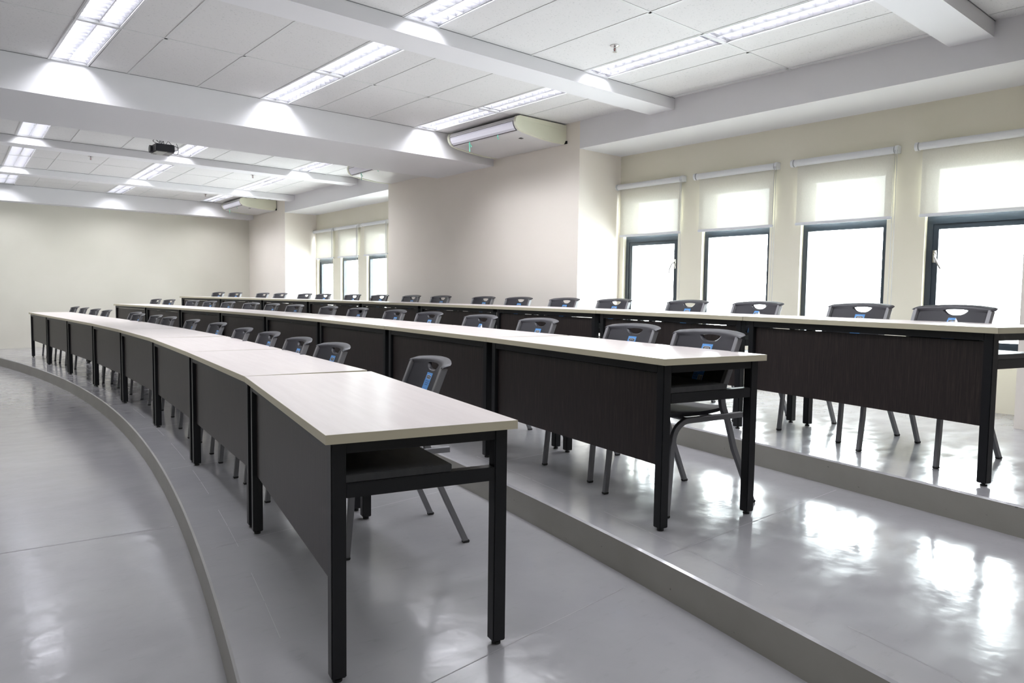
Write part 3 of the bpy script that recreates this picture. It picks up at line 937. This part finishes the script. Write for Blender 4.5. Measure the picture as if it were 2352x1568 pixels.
def sticker_builder(peel):
    """blue printed label running down the front of the backrest"""
    b = MB()
    ztop, zbot, w = 0.772, 0.575, 0.036
    def P(x, z, off=0.0):
        v = (z - 0.52) / 0.32
        u = x / 0.234
        y = back_y(u, z, v) - 0.0072 - 0.0012 - off
        return (x, y, z)
    def patch(x0, x1, z0, z1, mi, off, nx=4, nz=6):
        b.grid(lambda s, t: P(x0 + (x1 - x0) * s, z0 + (z1 - z0) * t, off), nx, nz, mi)
    zt = ztop
    if peel:
        # torn upper right corner folded forward
        zc = zt - 0.028
        patch(-w, w, zbot, zc, 0, 0, 4, 8)
        b.add([P(-w, zc), P(w, zc), P(w * 0.35, zt), P(-w * 0.8, zt)], [(0, 1, 2, 3)], 0)
        p = P(w, zc - 0.001); q = P(w * 0.35, zt)
        b.add([p, q, (q[0] + 0.004, q[1] - 0.018, q[2] - 0.030), (p[0] + 0.010, p[1] - 0.014, p[2] - 0.004)], [(0, 1, 2, 3)], 2)
    else:
        patch(-w, w, zbot, zt, 0, 0, 4, 10)
    # dark oval badge with white outline and lettering
    zc = zt - 0.020
    def oval(a, c_, mi, off):
        n_ = 28; vs = [P(0, zc, off)]
        for k in range(n_):
            t = 2 * PI * k / n_
            x = a * (abs(math.cos(t)) ** 0.55) * (1 if math.cos(t) >= 0 else -1)
            z = c_ * (abs(math.sin(t)) ** 0.55) * (1 if math.sin(t) >= 0 else -1)
            vs.append(P(x, zc + z, off))
        b.add(vs, [(0, 1 + k, 1 + (k + 1) % n_) for k in range(n_)], mi)
    oval(0.0265, 0.0092, 2, 0.0005); oval(0.0250, 0.0078, 1, 0.0008)
    vs, fs = text_mesh('LIFETIME', 0.0098)
    b.add([P(v.x * 0.93, zc + v.y, 0.0012) for v in vs], fs, 2)
    rnd = random.Random(3)
    for k in range(3):
        z = zt - 0.041 - k * 0.0085
        x = -0.026 + 0.003 * k
        while x < 0.024 - 0.002 * k:
            l = rnd.uniform(0.004, 0.009)
            patch(x, min(x + l, 0.026), z, z + 0.0040, 3, 0.0005, 1, 1); x += l + 0.0018
    for k in range(9):
        z = zt - 0.085 - k * 0.0105
        if z < zbot + 0.008: break
        patch(-0.030, rnd.uniform(-0.012, 0.0) if k > 5 else rnd.uniform(0.008, 0.026), z, z + 0.0028, 3, 0.0005, 1, 1)
    # small black picture block and the bar code
    patch(-0.012, 0.012, zt - 0.112, zt - 0.082, 1, 0.0008, 2, 2)
    patch(0.000, 0.033, zbot + 0.004, zbot + 0.044, 2, 0.0008, 2, 2)
    x = 0.004
    while x < 0.029:
        l = rnd.choice((0.0009, 0.0016, 0.0022))
        patch(x, x + l, zbot + 0.010, zbot + 0.040, 1, 0.0012, 1, 1); x += l + rnd.choice((0.0010, 0.0016))
    return b

def make_chair():
    root = empty('stacking_chair')
    prof = [(-0.014, -0.011), (0.014, -0.011), (0.014, 0.011), (-0.014, 0.011)]
    ch_ = 0.003
    prof = [(-0.009, -0.013), (0.009, -0.013), (0.011, -0.011), (0.011, 0.011), (0.009, 0.013), (-0.009, 0.013), (-0.011, 0.011), (-0.011, -0.011)]
    for s in (-1, 1):
        # front leg bending into the horizontal seat bar
        X = 0.222 * s
        pts = [(X + 0.004 * s, -0.228, 0.008), (X, -0.210, 0.20), (X, -0.203, 0.33)]
        for k in range(9):
            a = PI - (PI / 2) * k / 8
            pts.append((X, -0.105 + 0.092 * math.cos(a), 0.348 + 0.092 * math.sin(a)))
        pts += [(X, 0.0, 0.441), (X, 0.12, 0.442), (X, 0.245, 0.443)]
        b = MB(); b.sweep(pts, prof, (1, 0, 0)); fl_ = b.build('leg', M['grey_metal'], root)
        b = MB(); b.bbox(X + 0.004 * s - 0.0125, X + 0.004 * s + 0.0125, -0.2425, -0.2135, 0.0, 0.014, 0.003); b.build('foot_cap', M['black_rubber'], fl_)
        # slanting rear leg
        b = MB(); b.sweep([(X * 0.99, 0.150, 0.432), (X, 0.200, 0.28), (X + 0.012 * s, 0.325, 0.008)], prof, (1, 0, 0)); rl_ = b.build('leg', M['grey_metal'], root)
        b = MB(); b.bbox(X + 0.012 * s - 0.0125, X + 0.012 * s + 0.0125, 0.310, 0.342, 0.0, 0.014, 0.003); b.build('foot_cap', M['black_rubber'], rl_)
        # post carrying the back
        pp = [(s * 0.205, 0.150, 0.440), (s * 0.205, 0.136, 0.49), (s * 0.206, 0.128, 0.53)]
        pp = smooth_path([(s * 0.208, 0.152, 0.440), (s * 0.208, 0.128, 0.50), (s * 0.209, ys(0.57) + 0.012, 0.57), (s * 0.211, ys(0.68) + 0.012, 0.68), (s * 0.212, ys(0.812) + 0.012, 0.815)], 4)
        pr2 = [(-0.010, -0.015), (0.010, -0.015), (0.012, -0.012), (0.012, 0.012), (0.010, 0.015), (-0.010, 0.015), (-0.012, 0.012), (-0.012, -0.012)]
        b = MB(); b.sweep(pp, pr2, (1, 0, 0)); b.build('back_post', M['grey_metal'], root)
    # cross bar under the seat
    b = MB(); b.cyl((-0.215, 0.10, 0.436), (0.215, 0.10, 0.436), 0.009, 10); b.cyl((-0.215, -0.08, 0.438), (0.215, -0.08, 0.438), 0.009, 10)
    b.build('cross_bar', M['grey_metal'], root)
    # seat shell
    def top(u, v):
        x = (u - 0.5) * 0.41 * (1 - 0.08 * (v - 0.3) ** 2 * 2); y = -0.255 + 0.425 * v
        z = 0.462 + 0.016 * abs(2 * u - 1) ** 2.5 - 0.010 * math.sin(v * PI) + 0.004
        z -= 0.032 * max(0, (0.16 - v) / 0.16) ** 2
        z += 0.010 * max(0, (v - 0.85) / 0.15) ** 2
        return x, y, z
    nu, nv = 20, 20; vs = []
    for sgn in (0, 1):
        for j in range(nv + 1):
            for i in range(nu + 1):
                x, y, z = top(i / nu, j / nv)
                vs.append((x * (0.985 if sgn else 1), y + (0.004 * (1 if j < 3 else 0) if sgn else 0), z - 0.018 * sgn))
    n1 = nu + 1; NN = n1 * (nv + 1); fs = []
    for j in range(nv):
        for i in range(nu):
            a = j * n1 + i; fs += [(a, a + 1, a + n1 + 1, a + n1), (NN + a, NN + a + n1, NN + a + n1 + 1, NN + a + 1)]
    for j in range(nv):
        a = j * n1; fs.append((a, a + n1, NN + a + n1, NN + a)); a += nu; fs.append((a, NN + a, NN + a + n1, a + n1))
    for i in range(nu):
        a = i; fs.append((a, NN + a, NN + a + 1, a + 1)); a = nv * n1 + i; fs.append((a, a + 1, NN + a + 1, NN + a))
    so = mesh_obj('seat', vs, fs, M['plastic'], root, smooth=True)
    bm = bmesh.new(); bm.from_mesh(so.data)
    for e in bm.edges:
        if len(e.link_faces) == 2 and e.calc_face_angle(0) > 0.8: e.smooth = False
    bm.to_mesh(so.data); bm.free()
    bk = bpy.data.objects.new('backrest', backrest_mesh()); link(bk, root)
    return root

cproto = make_chair()
stickers = []
for pl in (False, True):
    sb = sticker_builder(pl)
    so = sb.build('sticker', [M['st_blue'], M['st_black'], M['st_white'], M['st_text']])
    so['label'] = 'blue printed label with a dark oval badge'
    stickers.append(so.data); bpy.data.objects.remove(so)

NOSTICK = {0: {0, 2, 4, 6, 7, 10}, 1: {0, 2, 5, 8}, 2: {2, 3, 4}}
PEEL = {(2, 17), (1, 12), (2, 15), (2, 6)}
YB = 0.235 + 0.05 + 0.0   # local y of the top centre of the back
used = False
idx = {0: 0, 1: 0, 2: 0}
tot = {r: sum(1 for c in CHAIRS if c[0] == r) for r in range(3)}
TOP_Y = ys(0.848) + 0.05 + 0.012
made = []
for (r, x, y, t) in CHAIRS:
    k = idx[r]; idx[r] += 1
    t += random.uniform(-0.03, 0.03)
    nx, ny = -math.sin(t), math.cos(t)
    c = copy_tree(cproto) if used else cproto
    used = True
    c.location = (x - TOP_Y * nx, y - TOP_Y * ny, FZ[r]); c.rotation_euler = (0, 0, t)
    made.append((c, r, k))
for c, r, k in made:
    n_ = tot[r]; kn = n_ - 1 - k
    has = k not in NOSTICK[r]
    what = 'charcoal plastic chair with a blue sticker' if has else 'charcoal plastic chair with no sticker'
    if kn == 0:
        where = ['alone at the desk closest to the camera', 'at the near end of the middle row', 'with a torn sticker corner, nearest in the back row'][r]
        if r == 2: what = 'charcoal plastic chair'
    elif k == 0:
        where = 'at the far end of the %s row' % ROWNAME[r]
    elif kn < n_ / 2:
        where = '%s from the near end of the %s row' % (ORD[kn], ROWNAME[r])
    else:
        where = '%s from the far end of the %s row' % (ORD[k], ROWNAME[r])
    tag(c, '%s, %s' % (what, where), 'chair', 'chairs in the %s row' % ROWNAME[r])
    if has:
        s = bpy.data.objects.new('sticker', stickers[1 if (r, k) in PEEL else 0]); link(s, c)
        s['label'] = 'blue printed label with a dark oval badge'

# ------------------------------------------------------------------ daylight
w = bpy.data.worlds.new('World'); bpy.context.scene.world = w; w.use_nodes = True
WN = w.node_tree.nodes; WL = w.node_tree.links
bg = WN['Background']; bg.inputs['Color'].default_value = (0.93, 0.97, 1.0, 1); bg.inputs['Strength'].default_value = WORLD
for bay, wins in ((BAY1, WIN1), (BAY2, WIN2)):
    for yc in wins:
        d = bpy.data.lights.new('daylight', 'AREA'); d.shape = 'RECTANGLE'; d.size = PW + 0.05; d.size_y = HEAD - SILL + 0.05
        d.cycles.is_portal = True
        o = bpy.data.objects.new('daylight_portal', d); o.location = W(XO + 0.03, yc, (SILL + HEAD) / 2)
        o.rotation_euler = (PI / 2, 0, PI / 2)
        link(o)

# ------------------------------------------------------------------ camera
cd = bpy.data.cameras.new('camera'); cam = bpy.data.objects.new('camera', cd); link(cam)
yaw, pitch, roll, fpx = CAM['yaw'], CAM['pitch'], CAM['roll'], CAM['fpx']
f = Vector((math.sin(yaw) * math.cos(pitch), math.cos(yaw) * math.cos(pitch), math.sin(pitch)))
r_ = Vector((math.cos(yaw), -math.sin(yaw), 0)); u_ = r_.cross(f)
r2 = r_ * math.cos(roll) + u_ * math.sin(roll); u2 = -r_ * math.sin(roll) + u_ * math.cos(roll)
mw = Matrix((r2, u2, -f)).transposed().to_4x4(); mw.translation = Vector((0, 0, 1.294))
cam.matrix_world = mw
cd.sensor_width = 36; cd.lens = fpx / 2352 * 36; cd.clip_start = 0.05; cd.clip_end = 200
bpy.context.scene.camera = cam

sc = bpy.context.scene
sc.view_settings.view_transform = 'Standard'
sc.view_settings.look = 'None'
sc.view_settings.exposure = EXPO
sc.view_settings.gamma = GAMMA
sc.cycles.use_denoising = True
sc.cycles.max_bounces = 7; sc.cycles.diffuse_bounces = 4; sc.cycles.glossy_bounces = 3
sc.cycles.use_adaptive_sampling = True; sc.cycles.adaptive_threshold = 0.03
sc.cycles.transparent_max_bounces = 8
sc.cycles.sample_clamp_indirect = 8.0
sc.cycles.caustics_reflective = False; sc.cycles.caustics_refractive = False
